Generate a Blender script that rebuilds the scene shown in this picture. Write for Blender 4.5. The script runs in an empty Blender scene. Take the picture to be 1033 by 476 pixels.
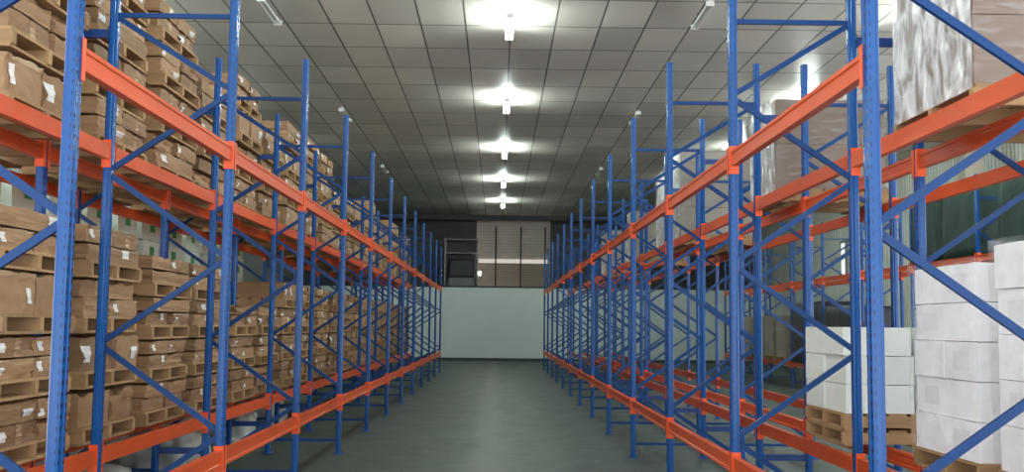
import bpy, bmesh, math, random
from mathutils import Vector, Matrix, noise

random.seed(7)
SC = bpy.context.scene
COL = SC.collection
FLOOR_TO_CAM = 1.60

# ------------------------------------------------------------------ materials
def nd(t, typ, **kw):
    n = t.nodes.new(typ)
    for k, v in kw.items():
        setattr(n, k, v)
    return n

def base_mat(name, rgb, rough=0.6, metal=0.0, spec=0.5):
    m = bpy.data.materials.new(name)
    m.use_nodes = True
    t = m.node_tree
    b = t.nodes['Principled BSDF']
    b.inputs['Base Color'].default_value = (*rgb, 1)
    b.inputs['Roughness'].default_value = rough
    b.inputs['Metallic'].default_value = metal
    b.inputs['Specular IOR Level'].default_value = spec
    return m, t, b

def mth(t, op, a, b=None, c=None):
    n = t.nodes.new('ShaderNodeMath'); n.operation = op
    for i, v in enumerate((a, b, c)):
        if v is None: continue
        if isinstance(v, (int, float)): n.inputs[i].default_value = v
        else: t.links.new(v, n.inputs[i])
    return n.outputs[0]

def mixc(t, fac, a, b, blend='MIX'):
    n = t.nodes.new('ShaderNodeMix'); n.data_type = 'RGBA'; n.blend_type = blend
    for i, v in ((0, fac), (6, a), (7, b)):
        if isinstance(v, (int, float)): n.inputs[i].default_value = v
        elif isinstance(v, tuple): n.inputs[i].default_value = (*v, 1)
        else: t.links.new(v, n.inputs[i])
    return n.outputs[2]

def noisy(name, rgb, rough=0.6, metal=0.0, scale=6.0, amt=0.25, rnd=0.0, bump=0.0, spec=0.5, detail=4, coord='Object', stretch=(1, 1, 1)):
    m, t, b = base_mat(name, rgb, rough, metal, spec)
    tc = nd(t, 'ShaderNodeTexCoord')
    mp = nd(t, 'ShaderNodeMapping'); mp.inputs['Scale'].default_value = stretch
    t.links.new(tc.outputs[coord], mp.inputs['Vector'])
    nz = nd(t, 'ShaderNodeTexNoise'); nz.inputs['Scale'].default_value = scale; nz.inputs['Detail'].default_value = detail
    if rnd:
        oi = nd(t, 'ShaderNodeObjectInfo')
        va = nd(t, 'ShaderNodeVectorMath', operation='ADD')
        sc = nd(t, 'ShaderNodeVectorMath', operation='SCALE')
        cb = nd(t, 'ShaderNodeCombineXYZ')
        for i in range(3): t.links.new(oi.outputs['Random'], cb.inputs[i])
        t.links.new(cb.outputs[0], sc.inputs[0]); sc.inputs['Scale'].default_value = 37.0
        t.links.new(mp.outputs[0], va.inputs[0]); t.links.new(sc.outputs[0], va.inputs[1])
        t.links.new(va.outputs[0], nz.inputs['Vector'])
    else:
        t.links.new(mp.outputs[0], nz.inputs['Vector'])
    v = mth(t, 'MULTIPLY_ADD', nz.outputs[0], 2 * amt, 1 - amt)
    if rnd:
        r = mth(t, 'MULTIPLY_ADD', oi.outputs['Random'], 2 * rnd, 1 - rnd)
        v = mth(t, 'MULTIPLY', v, r)
    hs = nd(t, 'ShaderNodeHueSaturation'); hs.inputs['Color'].default_value = (*rgb, 1)
    t.links.new(v, hs.inputs['Value'])
    t.links.new(hs.outputs[0], b.inputs['Base Color'])
    if bump:
        bp = nd(t, 'ShaderNodeBump'); bp.inputs['Strength'].default_value = bump; bp.inputs['Distance'].default_value = 0.02
        t.links.new(nz.outputs[0], bp.inputs['Height']); t.links.new(bp.outputs[0], b.inputs['Normal'])
    return m

BLUE = (0.006, 0.078, 0.29)
ORANGE = (0.64, 0.088, 0.022)

def upright_mat():
    m, t, b = base_mat('upright_blue', BLUE, 0.22, 0.0, 0.38)
    tc = nd(t, 'ShaderNodeTexCoord')
    sx = nd(t, 'ShaderNodeSeparateXYZ'); t.links.new(tc.outputs['Object'], sx.inputs[0])
    sn = nd(t, 'ShaderNodeSeparateXYZ'); t.links.new(tc.outputs['Normal'], sn.inputs[0])
    ay = mth(t, 'ABSOLUTE', sx.outputs[1])
    col = mth(t, 'LESS_THAN', mth(t, 'ABSOLUTE', mth(t, 'SUBTRACT', ay, 0.024)), 0.0065)
    fz = mth(t, 'FRACT', mth(t, 'MULTIPLY', sx.outputs[2], 20.0))
    row = mth(t, 'LESS_THAN', mth(t, 'ABSOLUTE', mth(t, 'SUBTRACT', fz, 0.5)), 0.2)
    fac = mth(t, 'GREATER_THAN', mth(t, 'ABSOLUTE', sn.outputs[0]), 0.9)
    hole = mth(t, 'MULTIPLY', mth(t, 'MULTIPLY', col, row), fac)
    # smaller round holes along the side faces
    colx = mth(t, 'LESS_THAN', mth(t, 'ABSOLUTE', mth(t, 'SUBTRACT', sx.outputs[0], 0.019)), 0.003)
    facy = mth(t, 'GREATER_THAN', mth(t, 'ABSOLUTE', sn.outputs[1]), 0.9)
    hole2 = mth(t, 'MULTIPLY', mth(t, 'MULTIPLY', colx, row), facy)
    nz = nd(t, 'ShaderNodeTexNoise'); nz.inputs['Scale'].default_value = 9; t.links.new(tc.outputs['Object'], nz.inputs['Vector'])
    v = mth(t, 'MULTIPLY_ADD', nz.outputs[0], 0.3, 0.85)
    hs = nd(t, 'ShaderNodeHueSaturation'); hs.inputs['Color'].default_value = (*BLUE, 1); t.links.new(v, hs.inputs['Value'])
    c = mixc(t, mth(t, 'MAXIMUM', hole, hole2), hs.outputs[0], (0.006, 0.012, 0.05))
    t.links.new(c, b.inputs['Base Color'])
    return m

def ceiling_mat():
    TX, TY, X0, Y0 = 0.78, 1.53, 0.15, 17.94
    m, t, b = base_mat('ceiling_tiles', (0.4, 0.4, 0.38), 0.42, 0, 0.5)
    tc = nd(t, 'ShaderNodeTexCoord')
    s = nd(t, 'ShaderNodeSeparateXYZ'); t.links.new(tc.outputs['Object'], s.inputs[0])
    u = mth(t, 'DIVIDE', mth(t, 'SUBTRACT', s.outputs[0], X0), TX)
    v = mth(t, 'DIVIDE', mth(t, 'SUBTRACT', s.outputs[1], Y0), TY)
    du = mth(t, 'MULTIPLY', mth(t, 'ABSOLUTE', mth(t, 'SUBTRACT', mth(t, 'FRACT', u), 0.5)), 1.0)
    dv = mth(t, 'ABSOLUTE', mth(t, 'SUBTRACT', mth(t, 'FRACT', v), 0.5))
    lu = mth(t, 'GREATER_THAN', du, 0.5 - 0.016 / TX)
    lv = mth(t, 'GREATER_THAN', dv, 0.5 - 0.022 / TY)
    line = mth(t, 'MAXIMUM', lu, lv)
    cb = nd(t, 'ShaderNodeCombineXYZ')
    t.links.new(mth(t, 'FLOOR', u), cb.inputs[0]); t.links.new(mth(t, 'FLOOR', v), cb.inputs[1])
    wn = nd(t, 'ShaderNodeTexWhiteNoise', noise_dimensions='2D'); t.links.new(cb.outputs[0], wn.inputs['Vector'])
    nz = nd(t, 'ShaderNodeTexNoise'); nz.inputs['Scale'].default_value = 0.5; t.links.new(tc.outputs['Object'], nz.inputs['Vector'])
    val = mth(t, 'ADD', mth(t, 'MULTIPLY_ADD', wn.outputs[0], 0.30, 0.72), mth(t, 'MULTIPLY_ADD', nz.outputs[0], 0.2, -0.1))
    hs = nd(t, 'ShaderNodeHueSaturation'); hs.inputs['Color'].default_value = (0.64, 0.595, 0.54, 1); t.links.new(val, hs.inputs['Value'])
    t.links.new(mixc(t, line, hs.outputs[0], (0.09, 0.085, 0.075)), b.inputs['Base Color'])
    # each tile hangs at a very slightly different tilt
    bp = nd(t, 'ShaderNodeBump'); bp.inputs['Strength'].default_value = 0.35; bp.inputs['Distance'].default_value = 0.03
    bp.inputs['Strength'].default_value = 1.0; bp.inputs['Distance'].default_value = 1.0
    sc3 = nd(t, 'ShaderNodeSeparateColor'); t.links.new(wn.outputs['Color'], sc3.inputs[0])
    hu = mth(t, 'MULTIPLY', mth(t, 'SUBTRACT', sc3.outputs[0], 0.5), mth(t, 'MULTIPLY', mth(t, 'FRACT', u), 0.03))
    hv = mth(t, 'MULTIPLY', mth(t, 'SUBTRACT', sc3.outputs[1], 0.5), mth(t, 'MULTIPLY', mth(t, 'FRACT', v), 0.07))
    t.links.new(mth(t, 'ADD', hu, hv), bp.inputs['Height']); t.links.new(bp.outputs[0], b.inputs['Normal'])
    return m

def floor_mat():
    m, t, b = base_mat('concrete_floor', (0.1, 0.12, 0.1), 0.5, 0, 0.4)
    tc = nd(t, 'ShaderNodeTexCoord')
    s = nd(t, 'ShaderNodeSeparateXYZ'); t.links.new(tc.outputs['Object'], s.inputs[0])
    n1 = nd(t, 'ShaderNodeTexNoise'); n1.inputs['Scale'].default_value = 0.6; n1.inputs['Detail'].default_value = 6
    n2 = nd(t, 'ShaderNodeTexNoise'); n2.inputs['Scale'].default_value = 2.2; n2.inputs['Detail'].default_value = 8
    n2.inputs['Roughness'].default_value = 0.7
    for n in (n1, n2): t.links.new(tc.outputs['Object'], n.inputs['Vector'])
    v = mth(t, 'ADD', mth(t, 'MULTIPLY_ADD', n1.outputs[0], 0.5, 0.5), mth(t, 'MULTIPLY_ADD', n2.outputs[0], 0.5, 0.0))
    hs = nd(t, 'ShaderNodeHueSaturation'); hs.inputs['Color'].default_value = (0.058, 0.080, 0.066, 1); t.links.new(v, hs.inputs['Value'])
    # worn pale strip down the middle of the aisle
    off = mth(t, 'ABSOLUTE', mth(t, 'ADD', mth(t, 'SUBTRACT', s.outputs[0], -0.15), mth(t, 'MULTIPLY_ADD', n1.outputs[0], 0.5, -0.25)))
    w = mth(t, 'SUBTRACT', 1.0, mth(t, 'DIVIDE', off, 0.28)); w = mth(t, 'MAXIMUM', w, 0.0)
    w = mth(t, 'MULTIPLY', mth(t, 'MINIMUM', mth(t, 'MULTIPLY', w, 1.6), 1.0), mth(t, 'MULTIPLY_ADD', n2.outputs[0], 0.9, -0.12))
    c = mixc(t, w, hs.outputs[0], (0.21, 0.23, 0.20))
    j = mth(t, 'LESS_THAN', mth(t, 'ABSOLUTE', mth(t, 'SUBTRACT', mth(t, 'FRACT', mth(t, 'DIVIDE', s.outputs[1], 6.0)), 0.5)), 0.0035)
    c = mixc(t, mth(t, 'MULTIPLY', j, 0.5), c, (0.05, 0.06, 0.05))
    t.links.new(c, b.inputs['Base Color'])
    t.links.new(mth(t, 'MULTIPLY_ADD', n2.outputs[0], 0.4, 0.3), b.inputs['Roughness'])
    return m

def wave_mat(name, rgb, scale, axis, rough=0.5, strength=0.6, dark=0.25):
    m, t, b = base_mat(name, rgb, rough, 0, 0.4)
    tc = nd(t, 'ShaderNodeTexCoord')
    wv = nd(t, 'ShaderNodeTexWave', wave_type='BANDS', bands_direction=axis)
    wv.inputs['Scale'].default_value = scale
    t.links.new(tc.outputs['Object'], wv.inputs['Vector'])
    nz = nd(t, 'ShaderNodeTexNoise'); nz.inputs['Scale'].default_value = 0.8; t.links.new(tc.outputs['Object'], nz.inputs['Vector'])
    v = mth(t, 'MULTIPLY', mth(t, 'MULTIPLY_ADD', wv.outputs['Fac'], dark, 1 - dark), mth(t, 'MULTIPLY_ADD', nz.outputs[0], 0.5, 0.75))
    hs = nd(t, 'ShaderNodeHueSaturation'); hs.inputs['Color'].default_value = (*rgb, 1); t.links.new(v, hs.inputs['Value'])
    t.links.new(hs.outputs[0], b.inputs['Base Color'])
    bp = nd(t, 'ShaderNodeBump'); bp.inputs['Strength'].default_value = strength; bp.inputs['Distance'].default_value = 0.03
    t.links.new(wv.outputs['Fac'], bp.inputs['Height']); t.links.new(bp.outputs[0], b.inputs['Normal'])
    return m

def film_mat(name, opac, rgb=(0.8, 0.83, 0.85), scale=6.0, stretch=(1, 1.2, 4.0), bump=0.8, contrast=1.6):
    m, t, b = base_mat(name, rgb, 0.16, 0, 0.8)
    tc = nd(t, 'ShaderNodeTexCoord')
    mp = nd(t, 'ShaderNodeMapping'); mp.inputs['Rotation'].default_value = (0.5, 0.3, 0.2); mp.inputs['Scale'].default_value = stretch
    t.links.new(tc.outputs['Object'], mp.inputs['Vector'])
    nz = nd(t, 'ShaderNodeTexNoise'); nz.inputs['Scale'].default_value = scale; nz.inputs['Detail'].default_value = 6
    nz.inputs['Distortion'].default_value = 0.8
    t.links.new(mp.outputs[0], nz.inputs['Vector'])
    bp = nd(t, 'ShaderNodeBump'); bp.inputs['Strength'].default_value = bump; bp.inputs['Distance'].default_value = 0.03
    t.links.new(nz.outputs[0], bp.inputs['Height']); t.links.new(bp.outputs[0], b.inputs['Normal'])
    tr = nd(t, 'ShaderNodeBsdfTransparent')
    mx = nd(t, 'ShaderNodeMixShader')
    k = mth(t, 'MULTIPLY_ADD', mth(t, 'SUBTRACT', nz.outputs[0], 0.5), contrast, opac)
    k = mth(t, 'MINIMUM', mth(t, 'MAXIMUM', k, 0.04), 1.0)
    t.links.new(k, mx.inputs[0]); t.links.new(tr.outputs[0], mx.inputs[1]); t.links.new(b.outputs[0], mx.inputs[2])
    t.links.new(mx.outputs[0], t.nodes['Material Output'].inputs['Surface'])
    return m

def emit_mat(name, rgb, s):
    m = bpy.data.materials.new(name); m.use_nodes = True
    t = m.node_tree; t.nodes.clear()
    e = nd(t, 'ShaderNodeEmission'); e.inputs[0].default_value = (*rgb, 1); e.inputs[1].default_value = s
    o = nd(t, 'ShaderNodeOutputMaterial'); t.links.new(e.outputs[0], o.inputs[0])
    return m

def text_mat():
    m, t, b = base_mat('label_paper', (0.8, 0.8, 0.78), 0.6)
    tc = nd(t, 'ShaderNodeTexCoord')
    wv = nd(t, 'ShaderNodeTexWave', wave_type='BANDS', bands_direction='Z'); wv.inputs['Scale'].default_value = 9
    t.links.new(tc.outputs['Object'], wv.inputs['Vector'])
    nz = nd(t, 'ShaderNodeTexNoise'); nz.inputs['Scale'].default_value = 30; t.links.new(tc.outputs['Object'], nz.inputs['Vector'])
    k = mth(t, 'MULTIPLY', mth(t, 'GREATER_THAN', wv.outputs['Fac'], 0.75), mth(t, 'GREATER_THAN', nz.outputs[0], 0.5))
    t.links.new(mixc(t, mth(t, 'MULTIPLY', k, 0.6), (0.8, 0.8, 0.78), (0.15, 0.15, 0.16)), b.inputs['Base Color'])
    return m

M = dict(
    upright=upright_mat(),
    brace=noisy('brace_blue', (0.005, 0.046, 0.175), 0.35, 0, 8, 0.15, spec=0.25),
    orange=noisy('beam_orange', ORANGE, 0.35, 0, 5, 0.18, rnd=0.08, spec=0.2, stretch=(1, .4, 1)),
    bracket=noisy('bracket_orange', (0.80, 0.095, 0.015), 0.42, 0, 6, 0.1),
    plate=noisy('foot_plate_blue', (0.012, 0.06, 0.27), 0.45, 0, 8, 0.2),
    spacer=noisy('spacer_navy', (0.01, 0.045, 0.2), 0.4, 0, 8, 0.15),
    wood=noisy('pallet_wood', (0.36, 0.22, 0.105), 0.75, 0, 3, 0.3, rnd=0.18, stretch=(1, 9, 6)),
    kraft=noisy('kraft_cardboard', (0.315, 0.185, 0.092), 0.62, 0, 5, 0.25, rnd=0.2, bump=0.45),
    kraft2=noisy('dark_kraft_cardboard', (0.235, 0.135, 0.066), 0.65, 0, 5, 0.25, rnd=0.2, bump=0.45),
    tape=noisy('parcel_tape', (0.45, 0.30, 0.17), 0.25, 0, 5, 0.1),
    label=text_mat(),
    white=noisy('white_cardboard', (0.88, 0.87, 0.89), 0.5, 0, 4, 0.04, rnd=0.04),
    whitefar=noisy('pale_cardboard', (0.80, 0.84, 0.79), 0.55, 0, 4, 0.05, rnd=0.06),
    print_=noisy('printed_panel', (0.76, 0.75, 0.78), 0.6, 0, 40, 0.10),
    mint=noisy('mint_carton', (0.78, 0.86, 0.79), 0.55, 0, 4, 0.1, rnd=0.1),
    green=noisy('green_print', (0.07, 0.36, 0.14), 0.6, 0, 12, 0.2),
    wrapbrown=noisy('wrapped_brown_board', (0.22, 0.155, 0.115), 0.55, 0, 1.5, 0.1, bump=0.15, stretch=(1, 1, 10)),
    wrapgrey=noisy('wrapped_grey_board', (0.26, 0.235, 0.19), 0.55, 0, 1.5, 0.12, rnd=0.1, bump=0.15, stretch=(1, 1, 10)),
    film=film_mat('clear_stretch_film', 0.05, contrast=0.7),
    filmd=film_mat('dense_stretch_film', 0.52, (0.93, 0.95, 0.97), 3.2, (1, 2.6, 1.3), 0.35, 2.6),
    filmw=film_mat('thin_stretch_film', 0.10, scale=4.0, stretch=(1, 1, 1.5), bump=0.25, contrast=0.5),
    ceiling=ceiling_mat(), floor=floor_mat(),
    part=noisy('white_partition_paint', (0.76, 0.86, 0.82), 0.5, 0, 0.7, 0.08),
    skirt=noisy('dark_skirting', (0.05, 0.06, 0.05), 0.6, 0, 4, 0.3),
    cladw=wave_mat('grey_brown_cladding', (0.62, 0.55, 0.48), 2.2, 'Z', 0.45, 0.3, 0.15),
    cladshade=wave_mat('shade_toned_cladding', (0.07, 0.075, 0.075), 2.2, 'Z', 0.5, 0.3, 0.15),  # cladding away from the lit centre, its shade put into the colour
    shut=wave_mat('brown_slatted_shutter', (0.55, 0.44, 0.36), 3.5, 'Z', 0.5, 0.6, 0.4),
    wallr=wave_mat('pale_corrugated_cladding', (0.80, 0.84, 0.76), 1.6, 'Y', 0.5, 0.8, 0.3),
    walll=wave_mat('grey_corrugated_cladding', (0.35, 0.36, 0.33), 1.6, 'Y', 0.5, 0.8, 0.3),
    concrete=noisy('beige_concrete', (0.40, 0.36, 0.29), 0.8, 0, 3, 0.15),
    dark=noisy('dark_steel', (0.035, 0.035, 0.035), 0.5, 0.2, 5, 0.2),
    slab=noisy('mezzanine_concrete', (0.12, 0.12, 0.11), 0.8, 0, 2, 0.2),
    steel=noisy('pale_steel', (0.20, 0.20, 0.19), 0.4, 0.3, 5, 0.2),
    tarp=noisy('black_tarpaulin', (0.02, 0.022, 0.03), 0.5, 0, 4, 0.4, bump=0.6),
    greytarp=noisy('grey_tarpaulin', (0.20, 0.20, 0.19), 0.6, 0, 4, 0.3, bump=0.6),
    greennet=noisy('dark_green_netting', (0.006, 0.035, 0.024), 0.6, 0, 7, 0.5, bump=0.6),
    sack=noisy('white_plastic_sack', (0.50, 0.52, 0.48), 0.35, 0, 6, 0.25, rnd=0.2, bump=0.6),
    housing=noisy('lamp_housing_white', (0.65, 0.66, 0.64), 0.4, 0, 3, 0.05),
    tubeoff=noisy('unlit_tube', (0.75, 0.76, 0.72), 0.25, 0, 3, 0.03),
    tube=emit_mat('lit_tube', (0.84, 1.0, 0.93), 250),
    bulb=emit_mat('lit_bulb', (1, .95, .86), 120),
    strip=emit_mat('transom_daylight', (1.0, 0.93, 0.82), 0.62),
    pane=emit_mat('bright_window_pane', (0.95, 1.0, 0.97), 0.95),
    frame=noisy('window_frame_grey', (0.3, 0.31, 0.3), 0.5, 0, 4, 0.1),
)

# ------------------------------------------------------------------ mesh tools
class MB:
    def __init__(s): s.v, s.f = [], []
    def add(s, vs, fs):
        b = len(s.v); s.v += [tuple(v) for v in vs]; s.f += [tuple(b + i for i in f) for f in fs]; return s
    def box(s, x0, x1, y0, y1, z0, z1):
        vs = [(x, y, z) for z in (z0, z1) for y in (y0, y1) for x in (x0, x1)]
        return s.add(vs, [(0, 2, 3, 1), (4, 5, 7, 6), (0, 1, 5, 4), (2, 6, 7, 3), (0, 4, 6, 2), (1, 3, 7, 5)])
    def bar(s, p, q, w, h):
        p, q = Vector(p), Vector(q); d = (q - p).normalized()
        up = Vector((0, 1, 0)) if abs(d.y) < 0.9 else Vector((0, 0, 1))
        a = d.cross(up).normalized(); b = a.cross(d)
        vs = []
        for o in (p, q):
            for i, j in ((-1, -1), (1, -1), (1, 1), (-1, 1)): vs.append(o + a * i * w / 2 + b * j * h / 2)
        return s.add(vs, [(0, 3, 2, 1), (4, 5, 6, 7), (0, 1, 5, 4), (1, 2, 6, 5), (2, 3, 7, 6), (3, 0, 4, 7)])
    def prism(s, prof, axis, a0, a1):
        n = len(prof); vs = []
        for a in (a0, a1):
            for u, w in prof:
                vs.append((u, w, a) if axis == 'z' else (u, a, w))
        fs = [tuple(reversed(range(n))), tuple(range(n, 2 * n))]
        fs += [(i, (i + 1) % n, n + (i + 1) % n, n + i) for i in range(n)]
        return s.add(vs, fs)
    def cyl(s, p, q, r, n=12):
        p, q = Vector(p), Vector(q); d = (q - p).normalized()
        up = Vector((0, 0, 1)) if abs(d.z) < 0.9 else Vector((1, 0, 0))
        a = d.cross(up).normalized(); b = a.cross(d); vs = []
        for o in (p, q):
            for k in range(n):
                t = 2 * math.pi * k / n; vs.append(o + (a * math.cos(t) + b * math.sin(t)) * r)
        fs = [tuple(reversed(range(n))), tuple(range(n, 2 * n))] + [(i, (i + 1) % n, n + (i + 1) % n, n + i) for i in range(n)]
        return s.add(vs, fs)
    def mesh(s, name, mat, smooth=False):
        me = bpy.data.meshes.new(name); me.from_pydata(s.v, [], s.f)
        bm = bmesh.new(); bm.from_mesh(me); bmesh.ops.recalc_face_normals(bm, faces=bm.faces); bm.to_mesh(me); bm.free()
        if smooth:
            for p in me.polygons: p.use_smooth = True
        me.materials.append(mat); return me

def link(name, me, parent=None, loc=(0, 0, 0), rz=0.0, scale=(1, 1, 1)):
    o = bpy.data.objects.new(name, me); COL.objects.link(o)
    o.location = loc; o.rotation_euler = (0, 0, rz); o.scale = scale
    if parent is not None: o.parent = parent
    return o

def tag(o, label=None, cat=None, group=None, kind=None):
    if label: o['label'] = label
    if cat: o['category'] = cat
    if group: o['group'] = group
    if kind: o['kind'] = kind
    return o

def thing(name, label, cat, loc, rz=0.0, group=None, me=None):
    return tag(link(name, me, None, loc, rz), label, cat, group)

def struct(name, mb, mat, label, cat='building shell'):
    return tag(link(name, mb.mesh(name, mat)), label, cat, None, 'structure')

ORD = ['first', 'second', 'third', 'fourth', 'fifth', 'sixth', 'seventh', 'eighth', 'ninth', 'tenth', 'eleventh', 'twelfth', 'thirteenth', 'fourteenth',
       'fifteenth', 'sixteenth', 'seventeenth', 'eighteenth', 'nineteenth', 'twentieth', 'twenty-first', 'twenty-second', 'twenty-third', 'twenty-fourth']
def copy_tree(o, parent=None):
    c = o.copy(); COL.objects.link(c)
    if parent is not None:
        c.parent = parent; c.matrix_parent_inverse = o.matrix_parent_inverse.copy()
    for ch in KIDS.get(o.name, []): copy_tree(ch, c)
    return c
KIDS = {}
def kid(name, me, parent, **kw):
    o = link(name, me, parent, **kw); KIDS.setdefault(parent.name, []).append(o); return o

# ------------------------------------------------------------------ layout numbers (metres; camera stands at x=0, y=0)
PITCH, DEP = 2.8, 0.865
TOP = 4.22
PX, PY = 0.058, 0.085           # post section: across the rack, along the rack
LV_UP, LV_LO = 2.86, 0.70       # beam top heights
BH, BT = 0.108, 0.05            # beam height, thickness
Y0L, Y0R = 4.73, 4.66
XL, XR = 1.951, 1.676           # aisle posts
CEIL = 6.80
YB = 47.76                      # white partition
YF = 51.2                       # cladding wall behind the mezzanine

# ------------------------------------------------------------------ setting
struct('floor', MB().box(-10, 13, -2.5, 52, -0.1, 0), M['floor'], 'dark grey-green concrete floor with a pale worn strip along the aisle')
struct('ceiling', MB().box(-10, 13, -5, 52, CEIL, CEIL + 0.1), M['ceiling'], 'grey panel ceiling in a dark metal grid')
struct('wall_left', MB().box(-10.1, -9.9, 13, 52, 0, CEIL), M['walll'], 'grey corrugated wall behind the brown carton racks')
struct('wall_right', MB().box(12.5, 12.7, 22, 52, 0, CEIL), M['wallr'], 'pale corrugated wall beyond the third rack row')
struct('wall_partition', MB().box(-9.9, 12.5, YB, YB + 0.15, 0, 3.30), M['part'], 'pale white partition wall closing the end of the aisle')
struct('baseboard_partition', MB().box(-9.9, 12.5, YB - 0.012, YB - 0.0005, 0, 0.13), M['skirt'], 'dark skirting at the foot of the white partition')
struct('trim_1', MB().box(-9.9, 12.5, YB - 0.02, YB + 0.17, 3.3005, 3.37), M['dark'], 'dark capping rail on top of the white partition')
struct('floor_mezzanine', MB().box(-9.9, 12.5, YB + 0.175, YF, 3.0, 3.28), M['slab'], 'dark mezzanine floor behind the white partition')
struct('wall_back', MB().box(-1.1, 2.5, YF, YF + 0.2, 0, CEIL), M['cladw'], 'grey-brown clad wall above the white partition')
struct('wall_back_left', MB().box(-9.9, -1.1, YF, YF + 0.2, 0, CEIL), M['cladshade'], 'clad wall coloured dark for shade, behind the mezzanine shelving')  # both side stretches are dark by colour, standing in for shade
struct('wall_back_right', MB().box(2.5, 12.5, YF, YF + 0.2, 0, CEIL), M['cladshade'], 'clad wall coloured dark for shade, beside the brown shutter')
sh = MB()
struct('wall_shutter', sh.box(-1.0, 2.45, YF - 0.06, YF - 0.001, 3.28, 4.62), M['shut'], 'brown slatted shutter along the foot of the clad wall')
struct('window_1', MB().box(-1.0, 2.45, YF - 0.05, YF - 0.001, 4.625, 4.82), M['strip'], 'narrow bright transom strip above the slatted shutter')
for i, x in enumerate((-0.16, 1.06, 2.25)):
    struct('trim_%d' % (i + 2), MB().box(x - 0.035, x + 0.035, YF - 0.12, YF - 0.065, 3.28, CEIL - 0.4), M['dark'],
           ['dark mullion beside the shelving on the mezzanine', 'dark mullion in the middle of the brown shutter', 'dark mullion beside the white-carton racks'][i])
struct('beam_bulkhead', MB().box(-9.9, 12.5, 49.6, 49.9, CEIL - 0.22, CEIL - 0.001), M['dark'], 'dark bulkhead where the tiled ceiling ends')
struct('pillar', MB().box(11.1, 11.55, 24.7, 25.15, 0, CEIL), M['concrete'], 'beige concrete pillar by the corrugated wall')
for i, (y, w) in enumerate(((36.6, .5), (37.7, .5))):
    o = struct('window_%d' % (i + 2), MB().box(12.44, 12.47, y - w / 2, y + w / 2, 3.4, 4.7), M['pane'], 'tall bright window in the corrugated wall, %s of two' % ORD[i])
    fr = MB()
    for a in (-1, 1): fr.box(12.41, 12.5, y + a * (w / 2 + .03) - .03, y + a * (w / 2 + .03) + .03, 3.3, 4.8)
    fr.box(12.41, 12.5, y - w / 2, y + w / 2, 3.3, 3.4).box(12.41, 12.5, y - w / 2, y + w / 2, 4.7, 4.8)
    link('window_frame', fr.mesh('window_frame', M['frame']), o)

# ------------------------------------------------------------------ racks
c = 0.009
prof = [(.029 - c, -.0425), (.029, -.0425 + c), (.029, -.016), (.026, -.012), (.026, .012), (.029, .016), (.029, .0425 - c), (.029 - c, .0425), (-.008, .0425), (-.014, .031), (-.024, .031), (-.029, .026),
        (-.029, -.026), (-.024, -.031), (-.014, -.031), (-.008, -.0425)]
ME_POST = MB().prism(prof, 'z', 0.008, TOP).mesh('post', M['upright'])
ME_PLATE = MB().box(-.06, .06, -.065, .065, 0.0, 0.008).cyl((-.045, -.045, .008), (-.045, -.045, .022), .009, 8).cyl((.045, .045, .008), (.045, .045, .022), .009, 8).mesh('foot_plate', M['plate'])

def make_frame():
    """local: front post at x=0 (aisle side towards +x), rear post at x=-DEP"""
    r = link('upright_frame', None); KIDS[r.name] = []
    kid('post', ME_POST, r); kid('post', ME_POST, r, loc=(-DEP, 0, 0), rz=math.pi)
    kid('foot_plate', ME_PLATE, r); kid('foot_plate', ME_PLATE, r, loc=(-DEP, 0, 0))
    a, b = -.024, -DEP + .024
    for z in (3.82, 0.17):
        kid('horizontal_brace', MB().bar((a, 0, z), (b, 0, z), .034, .026).mesh('horizontal_brace', M['brace']), r)
    front, rear = [3.27, 2.06, 0.82], [3.80, 2.67, 1.44, 0.22]
    for i in range(3):
        kid('diagonal_brace', MB().bar((b, .004, rear[i] - .03 * (i > 0)), (a, .004, front[i] + .02), .038, .026).mesh('diagonal_brace', M['brace']), r)
        kid('diagonal_brace', MB().bar((a, -.004, front[i] - .03), (b, -.004, rear[i + 1] + .02), .038, .026).mesh('diagonal_brace', M['brace']), r)
    return r
FRAME0 = make_frame()
first_frame = [True]

# beams: local, runs along +y from 0; outer face towards +x at x=0
BLEN = PITCH - PY - 0.014
bp = [(0, 0), (0, -.020), (-.007, -.025), (-.007, -.083), (0, -.088), (0, -BH), (-BT, -BH), (-BT, 0)]
bp = [(u + (0), w) for u, w in bp]
ME_BEAM = MB().prism([(u, w) for u, w in bp], 'y', .005, BLEN - .005).mesh('beam', M['orange'])
def bracket_mesh(s):
    m = MB()
    y0 = 0.0 if s > 0 else BLEN
    m.box(-BT - .006, .004, min(y0, y0 + s * .0045), max(y0, y0 + s * .0045), -.165, .035)           # plate against the post side
    e = y0 - s * .0365
    m.box(.0042, .0082, min(e, y0 + s * .0045), max(e, y0 + s * .0045), -.165, .035)                   # plate wrapping the post face
    return m.mesh('end_bracket', M['bracket'])
def make_beam():
    r = link('load_beam', ME_BEAM); KIDS[r.name] = []
    kid('end_bracket', bracket_mesh(1), r); kid('end_bracket', bracket_mesh(-1), r)
    return r
BEAM0 = make_beam()
first_beam = [True]

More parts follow.
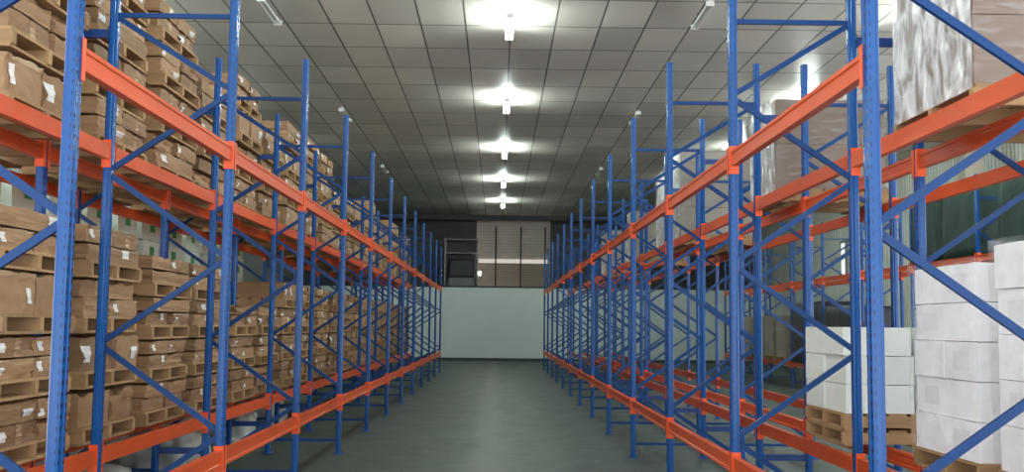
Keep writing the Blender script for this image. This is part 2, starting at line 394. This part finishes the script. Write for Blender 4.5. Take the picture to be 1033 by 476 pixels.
def rack_row(xfront, side, y0, nbay, rowname, sidename, levels=(LV_UP, LV_LO), skip=(), off=0):
    """side=-1: the row lies to the -x side of its front posts"""
    for k in range(nbay + 1):
        f = FRAME0 if first_frame[0] else copy_tree(FRAME0)
        first_frame[0] = False
        f.location = (xfront, y0 + PITCH * k, 0)
        f.rotation_euler = (0, 0, 0 if side < 0 else math.pi)
        tag(f, 'blue perforated upright frame, %s from the camera end, %s, %s side' % (ORD[k + off], rowname, sidename), 'rack frame', 'upright frames of the %s, %s side' % (rowname, sidename))
    for k in range(nbay):
        for z, zn in zip(levels, ('upper', 'lower')):
            for fr in (True, False):
                if (k, zn, fr) in skip: continue
                b = BEAM0 if first_beam[0] else copy_tree(BEAM0)
                first_beam[0] = False
                xo = xfront - side * PX / 2 if fr else xfront + side * (DEP + PX / 2)
                # outward direction of the beam face
                outx = -side if fr else side
                if outx > 0:
                    b.location = (xo - .002, y0 + PITCH * k + PY / 2 + .007, z); b.rotation_euler = (0, 0, 0)
                else:
                    b.location = (xo + .002, y0 + PITCH * (k + 1) - PY / 2 - .007, z); b.rotation_euler = (0, 0, math.pi)
                tag(b, '%s orange beam on the %s edge of the %s bay, %s, %s side' % (zn, 'aisle' if fr else 'rear', ORD[k + off], rowname, sidename), 'rack beam', 'orange beams of the %s, %s side' % (rowname, sidename), 'thing')

NL, NR = 11, 12
LS, RS = 'brown-carton', 'white-carton'
X2L, X2R = 3.296, 3.02
rack_row(-XL, -1, Y0L, NL, 'aisle row', LS)
rack_row(XR, 1, Y0R, NR, 'aisle row', RS)
rack_row(-X2L, -1, Y0L, NL, 'back row', LS)
rack_row(X2R, 1, Y0R, NR, 'back row', RS)
rack_row(8.0, 1, 14.6, 8, 'third row', RS)

# row spacers bolted between the two rows
def spacers(x0, x1, ybase, n, sidename):
    L = abs(x1 - x0) - PX - .004
    me = MB().box(-L / 2, L / 2, -.02, .02, -.03, .03).box(-L / 2 - .0, -L / 2 + .006, -.032, .032, -.05, .05).box(L / 2 - .006, L / 2, -.032, .032, -.05, .05).mesh('row_spacer', M['spacer'])
    for k in range(n):
        for z, zn in ((3.68, 'upper'), (0.36, 'lower')):
            o = link('row_spacer', me, None, ((x0 + x1) / 2, ybase + PITCH * k, z))
            tag(o, '%s navy spacer joining the two rack rows at frame %s, %s side' % (zn, ORD[k], sidename), 'row spacer', 'row spacers, %s side' % sidename)
spacers(-XL - DEP, -X2L, Y0L, 9, LS)
spacers(XR + DEP, X2R, Y0R, 9, RS)

# ------------------------------------------------------------------ pallets
PW = 1.10
def pallet_parts(lx, ly, h=.125):
    """stringers run along x; long deck boards along y; centred, base at z=0"""
    top, bot, st = MB(), MB(), []
    n = 7
    for i in range(n):
        x = -lx / 2 + lx * (i + .5) / n
        top.box(x - lx / n * .40, x + lx / n * .40, -ly / 2, ly / 2, h - .02, h)
    for i in (0, 3, 6):
        x = -lx / 2 + lx * (i + .5) / n
        bot.box(x - lx / n * .40, x + lx / n * .40, -ly / 2, ly / 2, 0, .018)
    for y in (-ly / 2 + .03, 0, ly / 2 - .03):
        st.append(MB().box(-lx / 2 + .005, lx / 2 - .005, y - .028, y + .028, .018, h - .02))
    return top, bot, st
def pallet_proto(lx, ly, h=.125):
    t, b, st = pallet_parts(lx, ly, h)
    allm = MB()
    for q in [t, b] + st: allm.add(q.v, q.f)
    return dict(top=t.mesh('top_deck', M['wood']), bot=b.mesh('bottom_deck', M['wood']), st=[q.mesh('stringer', M['wood']) for q in st], one=allm.mesh('pallet', M['wood']))
PAL_L = pallet_proto(1.20, 1.10)
PAL_R = pallet_proto(1.20, 1.00)
def pallet(P, loc, label, group, parts=True, rz=0.0):
    if not parts:
        return thing('wooden_pallet', label, 'pallet', loc, rz, group, P['one'])
    r = thing('wooden_pallet', label, 'pallet', loc, rz, group)
    link('top_deck', P['top'], r); link('bottom_deck', P['bot'], r)
    for q in P['st']: link('stringer', q, r)
    return r

# ------------------------------------------------------------------ cartons (unit boxes, base at z=0, aisle side +x)
def carton_variant(seed, amp, n=8, mat=None, label=None, tape=True, flap=False):
    rnd = random.Random(seed)
    bulge = rnd.choice((0.0, .25, .55)) if amp > .02 else 0.0
    bm = bmesh.new()
    idx = {}
    def V(i, j, k):
        if (i, j, k) not in idx:
            p = Vector((i / n - .5, j / n - .5, k / n))
            q = p.copy()
            off = Vector((seed * 3.1, seed * 1.7, 0))
            a = noise.noise(p * 2.2 + off); b = noise.noise(p * 2.4 + off * 2 + Vector((9, 0, 0))); cc = noise.noise(p * 1.9 + off + Vector((0, 7, 3)))
            cr = noise.noise(p * 6 + off)
            ex = amp * (.7 * abs(a) + .4 * abs(cr)) * .55; ey = amp * (.7 * abs(b) + .4 * abs(cr)); ez = amp * (1.5 * abs(cc) + .6 * abs(cr))
            mid = 4 * (k / n) * (1 - k / n)
            bl = (1.0 - bulge * mid)
            if abs(p.x) > .2: q.x -= math.copysign(ex * bl, p.x) * (abs(p.x) * 2) ** 3
            if abs(p.y) > .2: q.y -= math.copysign(ey * bl, p.y) * (abs(p.y) * 2) ** 3
            if k == n: q.z -= ez * 1.6
            elif k > n / 2: q.z -= ez * .8 * (k / n - .5) * 2
            idx[(i, j, k)] = bm.verts.new(q)
        return idx[(i, j, k)]
    fx = {}
    R = range(n)
    for a in R:
        for b in R:
            bm.faces.new((V(a, b, 0), V(a, b + 1, 0), V(a + 1, b + 1, 0), V(a + 1, b, 0))).material_index = 0
            bm.faces.new((V(a, b, n), V(a + 1, b, n), V(a + 1, b + 1, n), V(a, b + 1, n))).material_index = 1
            bm.faces.new((V(a, 0, b), V(a + 1, 0, b), V(a + 1, 0, b + 1), V(a, 0, b + 1))).material_index = 2
            bm.faces.new((V(a, n, b), V(a, n, b + 1), V(a + 1, n, b + 1), V(a + 1, n, b))).material_index = 3
            bm.faces.new((V(0, a, b), V(0, a, b + 1), V(0, a + 1, b + 1), V(0, a + 1, b))).material_index = 4
            bm.faces.new((V(n, a, b), V(n, a + 1, b), V(n, a + 1, b + 1), V(n, a, b + 1))).material_index = 5
    co = {k: v.co.copy() for k, v in idx.items()}
    nf = n * n * 6
    for e in bm.edges:
        if len(e.link_faces) == 2 and e.link_faces[0].material_index != e.link_faces[1].material_index: e.smooth = False
    for f_ in bm.faces: f_.material_index = 0
    me = bpy.data.meshes.new('carton'); bm.to_mesh(me); bm.free()
    for p in me.polygons: p.use_smooth = True
    me.materials.append(mat)
    def patch(j0, j1, k0, k1, name, m, eps=.006):
        mb = MB(); g = {}
        vs = []
        for j in range(j0, j1 + 1):
            for k in range(k0, k1 + 1):
                g[(j, k)] = len(vs); q = co[(n, j, k)]; vs.append((q.x + eps, q.y, q.z))
        fs = [(g[(j, k)], g[(j + 1, k)], g[(j + 1, k + 1)], g[(j, k + 1)]) for j in range(j0, j1) for k in range(k0, k1)]
        mb.add(vs, fs); return mb.mesh(name, m)
    pl = []
    if label == 'paper':
        j = rnd.choice((0, 1, 5, 6)); k = rnd.choice((1, 2, 3))
        pl.append(('paper_label', patch(j, j + 1 + (rnd.random() < .3), k, k + rnd.choice((3, 4)), 'paper_label', M['label'])))
    if label == 'print':
        pl.append(('printed_panel', patch(2, 6, 2, 6, 'printed_panel', M['print_'], .003)))
    if label == 'logo':
        pl.append(('green_logo', patch(3, 5, 3, 6, 'green_logo', M['green'], .004)))
    if tape == 'h':
        pl.append(('parcel_tape', patch(0, n, n - 1, n, 'parcel_tape', M['tape'], .003)))
    if tape == 'v':
        pl.append(('parcel_tape', patch(4, 5, 0, n, 'parcel_tape', M['tape'], .003)))
    return me, pl

BROWN = []
for s in range(12):
    BROWN.append(carton_variant(s + 1, .07 if s % 3 else .11, 8, M['kraft'] if s % 4 else M['kraft2'], 'paper' if s % 5 < 3 else None, ['v', False, 'h', False][s % 4]))
WHITE = [carton_variant(40 + s, .014, 8, M['white'], 'print' if s % 2 == 0 else None, False) for s in range(4)]
PALE = [carton_variant(60 + s, .014, 8, M['whitefar'], None, False) for s in range(3)]
DIM = [carton_variant(80 + s, .014, 4, M['wrapgrey'], None, False) for s in range(2)]
MINT = [carton_variant(70 + s, .03, 8, M['mint'], 'logo', False) for s in range(3)]

def carton(variant, loc, size, rz, label, group, parts=True, name='carton', cat='carton'):
    me, pl = variant
    o = link(name, me, None, loc, rz, size)
    tag(o, label, cat, group)
    if parts:
        for nm, pm in pl: link(nm, pm, o)
    return o

# ---- brown cartons: stacks of palletised layers along the back row, brown-carton side
XFACE = -2.965
far_boxes = MB()
rng = random.Random(5)
stack_no = 0
LAYER = .405
NEAR_STACKS = 11
def merge(mb, me, loc, size):
    mb.add([(loc[0] + v.co.x * size[0], loc[1] + v.co.y * size[1], loc[2] + v.co.z * size[2]) for v in me.vertices], [tuple(p.vertices) for p in me.polygons])
LOWFAR = [carton_variant(90 + s, .05, 3, M['kraft'], None, False) for s in range(4)]
for k in range(NL):
    for h in (0, 1):
        if k == 0 and h == 0: continue       # outside the picture
        stack_no += 1
        yc = Y0L + PITCH * k + (.085 + .575 if h == 0 else PITCH - .085 - .575) + rng.uniform(-.02, .02)
        sn = ORD[stack_no - 1]
        for zb, zn in ((LV_LO, 'lower'), (LV_UP, 'upper')):
            nl = 4
            if zn == 'upper' and stack_no > 3 and rng.random() < .55: nl = 3
            if zn == 'lower' and stack_no > 3 and rng.random() < .25: nl = 3
            lay = .372 if (zn == 'lower' and stack_no >= 3) else LAYER
            for L in range(nl):
                z = zb + .002 + L * lay
                dx = rng.uniform(-.03, .02)
                xc = XFACE - .60 + dx
                pallet(PAL_L, (xc, yc, z), 'wooden pallet under the %s carton layer of stack %s on the %s beams' % (ORD[L], sn, zn), 'pallets among the brown cartons',
                       parts=stack_no <= 6)
                zt = z + .126
                H = lay - .13 - .004
                mode = rng.choice(('22', '22', '2', '21', '12', '22'))
                courses = [(int(ch), H / len(mode)) for ch in mode]
                if mode == '2': courses = [(2, H)]
                for ci, (nb, ch) in enumerate(courses):
                    w = 1.12 / nb
                    split = rng.uniform(.44, .56) if nb == 2 else 1
                    ys = [(-.56, -.56 + 1.12 * split)] + ([(-.56 + 1.12 * split, .56)] if nb == 2 else [])
                    for bi, (ya, yb) in enumerate(ys):
                        dxb = rng.uniform(-.03, .025)
                        size = (1.12, yb - ya - .012, ch * rng.uniform(.93, .99))
                        loc = (xc + .02 + dxb, yc + (ya + yb) / 2, zt + ci * ch)
                        if stack_no <= NEAR_STACKS:
                            where = ('full width' if nb == 1 else ('near end' if bi == 0 else 'far end'))
                            cn = 'only' if len(courses) == 1 else ('lower', 'upper')[ci]
                            carton(rng.choice(BROWN), loc, size, 0,
                                   'brown carton, %s, %s course, %s layer of stack %s on the %s beams' % (where, cn, ORD[L], sn, zn), 'brown cartons on the back row')
                        else:
                            merge(far_boxes, rng.choice(LOWFAR)[0], loc, size)
o = link('cartons', far_boxes.mesh('cartons', M['kraft']))
tag(o, 'mass of small brown cartons on the far bays of the back row', 'cartons', None, 'stuff')

# ---- pale mint cartons seen over the lower stacks: block stacked behind the back row
for k in range(13):
    y = 8.2 + k * 1.02
    x = -5.6
    base = link('wrapped_stack', MB().box(-.55, .55, -.48, .48, 0, 2.1).mesh('wrapped_stack', M['mint']), None, (x, y, 0))
    tag(base, 'pale wrapped stack behind the brown cartons, %s from the camera end' % ORD[k], 'wrapped stack', 'pale stacks behind the brown cartons')
    for r in range(3):
        carton(MINT[(k + r) % 3], (x, y, 2.101 + r * .335), (1.08, .94 - .1 * ((k * 7 + r) % 3), .33), 0,
               'pale mint carton with green mark, %s tier of pale stack %s' % (('lowest', 'middle', 'topmost')[r], ORD[k]), 'pale mint cartons behind the brown cartons')

# ---- crumpled white sacks on the floor under the brown-carton back row
def blob(seed, sx, sy, sz, mat, name, amp=.3):
    bm = bmesh.new(); bmesh.ops.create_icosphere(bm, subdivisions=4, radius=1)
    for v in bm.verts:
        p = v.co.copy(); d = 1 + amp * noise.noise(p * 1.6 + Vector((seed * 5, 0, 0))) + amp * .5 * noise.noise(p * 4 + Vector((0, seed * 3, 0)))
        e = Vector([math.copysign(abs(t) ** .7, t) for t in p]) * d
        v.co = Vector((e.x * sx, e.y * sy, max(e.z, -.78) * sz + .78 * sz))
    me = bpy.data.meshes.new(name); bm.to_mesh(me); bm.free()
    for p in me.polygons: p.use_smooth = True
    me.materials.append(mat); return me
for i, (x, y, sx, sy, sz) in enumerate(((-3.55, 9.2, .34, .5, .2), (-3.6, 11.7, .36, .55, .26), (-3.5, 13.9, .3, .5, .28), (-3.75, 16.8, .36, .5, .24))):
    tag(link('plastic_sack', blob(i + 1, sx, sy, sz, M['sack'], 'plastic_sack'), None, (x, y, 0.001)),
        'crumpled whitish plastic sack on the floor under the brown cartons, %s from camera' % ORD[i], 'sack', 'plastic sacks on the floor')

# ------------------------------------------------------------------ white cartons, back row of the white-carton side
def white_stack(xface, y0, y1, zb, rows, hrow, where, ncol=2, depth=1.12, npal=1, variants=WHITE, film=True, group='white cartons on the lower beams', ph=.125, xd=2):
    P = PAL_R
    yc = (y0 + y1) / 2; xc = xface + .60
    for q in range(npal):
        pallet(P, (xc, yc, zb + q * (ph + .001)), 'wooden pallet under the %s%s' % (where, '' if npal == 1 else (', lower of two', ', upper of two')[q]), 'pallets under white cartons', rz=0)
    zt = zb + npal * (ph + .001) + .001
    w = (y1 - y0) / ncol
    for r in range(rows):
        for cidx in range(ncol):
            for d in range(xd):
                j = rng.uniform(-.012, .012)
                dd = depth / xd
                me = variants[(r * 3 + cidx + d * 2) % len(variants)]
                carton(me, (xface + dd / 2 + d * dd + .008 + (j if d == 0 else abs(j)), y0 + w * (cidx + .5), zt + r * hrow), (dd - .028, w - .006, hrow - .003), math.pi,
                       'white carton, %s row, %s end, %s half, %s' % (ORD[r], ('near', 'middle', 'far')[cidx] if ncol > 2 else ('near', 'far')[cidx], ('aisle', 'rear')[d], where), group)
    if film:
        H = rows * hrow
        mb = MB(); nz = 14
        ring = []
        x0, x1 = xface - .012, xface + depth + .015
        ya, yb = y0 - .012, y1 + .012
        pts = [(x0, ya + (yb - ya) * t / 10) for t in range(11)] + [(x0 + (x1 - x0) * t / 6, yb) for t in range(1, 7)] + [(x1, yb + (ya - yb) * t / 6) for t in range(1, 7)] + [(x1 + (x0 - x1) * t / 6, ya) for t in range(1, 6)]
        n = len(pts)
        cx, cy = (x0 + x1) / 2, (y0 + y1) / 2
        for i in range(nz + 1):
            z = zt + .012 + (H + .012) * i / nz
            for px_, py_ in pts:
                e = .012 * noise.noise(Vector((px_ * 3, py_ * 4, z * 5)))
                e = abs(e)
                mb.v.append((px_ + math.copysign(e, px_ - cx), py_ + math.copysign(e, py_ - cy), z))
        for i in range(nz):
            for a in range(n):
                mb.f.append((i * n + a, i * n + (a + 1) % n, (i + 1) * n + (a + 1) % n, (i + 1) * n + a))
        o = link('stretch_film', mb.mesh('stretch_film', M['filmw'], True))
        tag(o, 'thin clear stretch film wound around the %s' % where, 'stretch film', 'stretch film on white stacks')

ZLO = LV_LO + .002
white_stack(2.80, 6.17, 7.10, ZLO, 5, .236, 'white stack by the second frame', film=True)
white_stack(2.80, 4.98, 5.92, ZLO, 5, .252, 'tall white stack by the first frame', film=True)
white_stack(2.66, 8.14, 9.14, ZLO, 3, .222, 'double-pallet stack in the second bay', npal=2, film=False, variants=PALE)

# ------------------------------------------------------------------ film-wrapped pallet loads on the upper beams, white-carton side
def wrapped_load(xface, y0, y1, H, label, mat, dense=True, lean=0.0, depth=1.2):
    r = thing('wrapped_pallet_load', label, 'pallet load', (xface, y0, LV_UP + .002), 0, 'film-wrapped loads on the upper beams')
    ly = y1 - y0
    t, b, st = pallet_parts(1.16, ly, .14)
    def shift(q): q.v = [(x + .60, y + ly / 2, z) for x, y, z in q.v]; return q
    pr = link('pallet', shift(t).mesh('pallet', M['wood']), r)
    link('bottom_deck', shift(b).mesh('bottom_deck', M['wood']), pr)
    for q in st: link('stringer', shift(q).mesh('stringer', M['wood']), pr)
    # cartons in the load
    nr = max(2, round(H / .42)); hr = H / nr
    for a in range(nr):
        for bb in range(2):
            w = (ly - .08) / 2
            mb = MB().box(.05, depth - .05, .04 + bb * w + .003, .04 + (bb + 1) * w - .003, .142 + a * hr, .142 + (a + 1) * hr - .006)
            link('carton', mb.mesh('carton', mat), r)
    # film: a wrinkled skin open at the top; aisle face carries more layers
    def skin(pts, z0, z1, nz, amp):
        mb = MB(); n = len(pts)
        for i in range(nz + 1):
            for px_, py_ in pts:
                z = z0 + (z1 - z0) * i / nz
                p = Vector((px_ * 2.3 + xface, py_ * 2.3 + y0, z * 2.0))
                e = amp * (noise.noise(p) + .6 * noise.noise(p * 3)) 
                mb.v.append((px_ - abs(e) * .9 if px_ < .3 else px_ + abs(e), py_ + (-abs(e) if py_ < ly / 2 else abs(e)) * (0.3 if px_ < .05 else 1), z))
        for i in range(nz):
            for a in range(n - 1): mb.f.append((i * n + a, i * n + a + 1, (i + 1) * n + a + 1, (i + 1) * n + a))
        return mb
    aisle = [(.03, .02 + (ly - .04) * t / 16) for t in range(17)]
    link('film_face', skin(aisle, .12, .142 + H + .02, 20, .014).mesh('film_face', M['filmd'] if dense else M['film'], True), r)
    rest = [(.03 + (depth - .06) * t / 10, .02) for t in range(11)] + [(depth - .03, .02 + (ly - .04) * t / 10) for t in range(1, 11)] + [(depth - .03 - (depth - .06) * t / 10, ly - .02) for t in range(1, 11)]
    link('film_wrap', skin(rest, .10, .142 + H + .02, 16, .02).mesh('film_wrap', M['film'], True), r)
    return r
wrapped_load(2.66, 5.84, 7.06, 1.25, 'large brown load in silvery film on the upper beams of the first bay', M['wrapbrown'])
wrapped_load(2.74, 10.42, 11.5, .92, 'low brown load in silvery film on the upper beams of the fourth frame', M['wrapbrown'])
wrapped_load(2.74, 15.98, 17.1, 1.32, 'tall film-wrapped grey load behind the fifth upright frame', M['wrapgrey'])
wrapped_load(2.74, 17.3, 18.45, 1.22, 'film-wrapped grey load in front of the sixth upright frame', M['wrapgrey'])
wrapped_load(2.74, 21.6, 22.7, 1.0, 'film-wrapped grey load behind the seventh upright frame', M['wrapgrey'])
wrapped_load(2.74, 27.2, 28.4, 1.1, 'film-wrapped grey load behind the ninth upright frame', M['wrapgrey'])

# ------------------------------------------------------------------ third row goods, white-carton side
def net_load(x, y, z, sx, sy, sz, mat, label, seed, name='covered_load', cat='covered load', group='covered loads on the third row'):
    bm = bmesh.new(); bmesh.ops.create_cube(bm, size=1); bmesh.ops.subdivide_edges(bm, edges=bm.edges[:], cuts=7, use_grid_fill=True)
    for v in bm.verts:
        p = v.co.copy(); d = abs(noise.noise(p * 3 + Vector((seed, 0, 0)))) * .10
        top = max(0, p.z)
        v.co = Vector((p.x * sx * (1 - d - .25 * top * top), p.y * sy * (1 - d - .2 * top * top), (p.z + .5 - (d * .6 if p.z > -.4 else 0)) * sz))
    me = bpy.data.meshes.new(name); bm.to_mesh(me); bm.free(); me.materials.append(mat)
    for pp in me.polygons: pp.use_smooth = True
    return tag(link(name, me, None, (x, y, z)), label, cat, group)
for i, y in enumerate((15.95, 18.1, 19.5)):
    net_load(8.45, y, LV_UP + .002, 1.0, 1.25, 1.25, M['greennet'], 'dark green netted load on the upper beams of the third row, %s from camera' % ORD[i], i)
net_load(8.45, 27.2, LV_LO + .002, 1.1, 2.3, 1.6, M['tarp'], 'dark tarpaulin-covered bundle in the fifth bay of the third row', 9)
net_load(8.45, 24.5, LV_LO + .002, 1.1, 2.1, 1.45, M['tarp'], 'dark tarpaulin-covered bundle in the fourth bay of the third row', 12)
for i, y in enumerate((29.4, 30.7, 32.2, 33.5)):
    pallet(PAL_R, (8.45, y, LV_LO + .002), 'wooden pallet under grey-tan cartons of the third row, %s from camera' % ORD[i], 'pallets on the third row', parts=False)
    for r in range(3):
        for b in range(2):
            carton(DIM[(r + b) % 2], (8.45, y - .25 + .5 * b, LV_LO + .13 + r * .38), (1.1, .48, .375), math.pi,
                   'dim grey-tan carton, %s end, %s tier on third-row pallet %s' % (('near', 'far')[b], ORD[r], ORD[i]), 'dim cartons on the third row', parts=False)

# ------------------------------------------------------------------ mezzanine shelving with covered goods (above the partition)
r = thing('steel_shelving', 'open steel shelving standing on the mezzanine above the white partition', 'shelving', (-1.75, 49.0, 3.281))
for x in (-.75, .75):
    for y in (-.35, .35):
        link('leg', MB().box(x - .03, x + .03, y - .03, y + .03, 0, 2.35).mesh('leg', M['steel']), r)
for z in (.05, 1.62, 2.25):
    link('shelf', MB().box(-.72, .72, -.38, .38, z, z + .045).mesh('shelf', M['steel'] if z > .1 else M['dark']), r)
link('netting', MB().box(-.74, .74, .40, .42, .02, 2.33).mesh('netting', M['dark']), r)
lb = thing('mounted_lamp', 'small bright lamp clipped to the end of the mezzanine shelving', 'lamp', (-.915, 49.15, 3.93))
link('lamp_globe', MB().cyl((.025, 0, 0), (.025, 0, .16), .05, 12).mesh('lamp_globe', M['bulb']), lb)
link('lamp_back', MB().box(-.045, -.03, -.05, .05, -.02, .18).box(-.03, .02, -.02, .02, -.015, -.002).mesh('lamp_back', M['housing']), lb)
net_load(-1.75, 49.0, 3.378, 1.3, .6, .42, M['greytarp'], 'grey covered bundle lying on the bottom of the mezzanine shelving', 21, group='bundles on the mezzanine shelving')
net_load(-1.75, 49.0, 3.80, 1.25, .55, .85, M['tarp'], 'black tarpaulin bundle piled on the grey bundle of the mezzanine shelving', 22, group='bundles on the mezzanine shelving')

# ------------------------------------------------------------------ ceiling battens
def batten(x, y, lit, label, group, drop=.22, L=1.35):
    r = thing('fluorescent_batten', label, 'ceiling lamp', (x, y, CEIL), 0, group)
    link('housing', MB().prism([(-.03, -.02), (.03, -.02), (.02, .02), (-.02, .02)], 'y', -L / 2, L / 2).mesh('housing', M['housing']), r, loc=(0, 0, -drop + .045))
    for s in (-1, 1):
        link('tube', MB().cyl((s * .042, -L / 2 + .03, -drop), (s * .042, L / 2 - .03, -drop), .018, 10).mesh('tube', M['tube'] if lit else M['tubeoff']), r)
        link('lamp_holder', MB().box(-.065, .065, s * (L / 2 - .028) - .012, s * (L / 2 - .028) + .012, -drop - .022, -drop + .06).mesh('lamp_holder', M['housing']), r)
        link('hanger', MB().cyl((0, s * L * .35, -drop + .06), (0, s * L * .35, -.001), .008, 6).mesh('hanger', M['steel']), r)
    return r
YS = [4.1, 10.7, 17.3, 23.7, 30.4, 37.0, 43.5]
for i, y in enumerate(YS):
    batten(0.13, y, True, 'lit twin-tube batten over the main aisle, %s counted from the camera' % ORD[i], 'lit battens over the main aisle')
for i, y in enumerate((16.6, 25.0, 33.8)):
    batten(-3.74, y, False, 'unlit twin-tube batten above the brown-carton racks, %s from the camera' % ORD[i], 'unlit battens above the brown cartons')
    batten(3.22, y - .1, False, 'unlit twin-tube batten above the white-carton racks, %s from the camera' % ORD[i], 'unlit battens above the white cartons')
for i, y in enumerate((10.0, 16.5, 23.0, 29.6, 36.2)):
    batten(6.9, y, True, 'lit twin-tube batten over the second aisle, %s counted from the camera' % ORD[i], 'lit battens over the second aisle')
for i, y in enumerate((10.0, 16.5, 23.0, 29.6)):  # lamps out of view, added to light the ceiling and mint cartons
    batten(-7.3, y, True, 'added unseen lit twin-tube batten beyond the brown cartons, %s counted from the camera' % ORD[i], 'added unseen battens beyond the brown cartons')

# ------------------------------------------------------------------ light: daylight through the open dock behind the camera
w = bpy.data.worlds.new('World'); SC.world = w; w.use_nodes = True
bg = w.node_tree.nodes['Background']
bg.inputs[0].default_value = (0.93, 0.97, 1.0, 1); bg.inputs[1].default_value = 3.0
wt = w.node_tree
wc = nd(wt, 'ShaderNodeTexCoord'); ws = nd(wt, 'ShaderNodeSeparateXYZ'); wt.links.new(wc.outputs['Generated'], ws.inputs[0])
below = mth(wt, 'LESS_THAN', ws.outputs[2], 0.0)      # extra glow added below the horizon to light the ceiling; hazy sky above
wt.links.new(mth(wt, 'MULTIPLY_ADD', below, 1.6, 2.8), bg.inputs[1])
SC.view_settings.view_transform = 'Standard'
SC.view_settings.look = 'None'
SC.view_settings.exposure = 0.0

# ------------------------------------------------------------------ camera
F, PIT, YAW, ROL = 1059.45, 0.085, 0.0122, -0.0113
def Rz(a): return Matrix(((math.cos(a), -math.sin(a), 0), (math.sin(a), math.cos(a), 0), (0, 0, 1)))
cp, sp = math.cos(PIT), math.sin(PIT); cr, sr = math.cos(ROL), math.sin(ROL)
R = Matrix(((cr, 0, -sr), (0, 1, 0), (sr, 0, cr))) @ Matrix(((1, 0, 0), (0, cp, sp), (0, -sp, cp))) @ Rz(YAW)
right, fwd, up = Vector(R[0]), Vector(R[1]), Vector(R[2])
cam = bpy.data.cameras.new('camera'); co = bpy.data.objects.new('camera', cam); COL.objects.link(co)
co.matrix_world = Matrix((( right.x, up.x, -fwd.x, 0), (right.y, up.y, -fwd.y, 0), (right.z, up.z, -fwd.z, FLOOR_TO_CAM), (0, 0, 0, 1)))
cam.sensor_fit = 'HORIZONTAL'; cam.sensor_width = 36; cam.lens = F * 36 / 1033
cam.clip_end = 200; cam.clip_start = 0.05
SC.camera = co
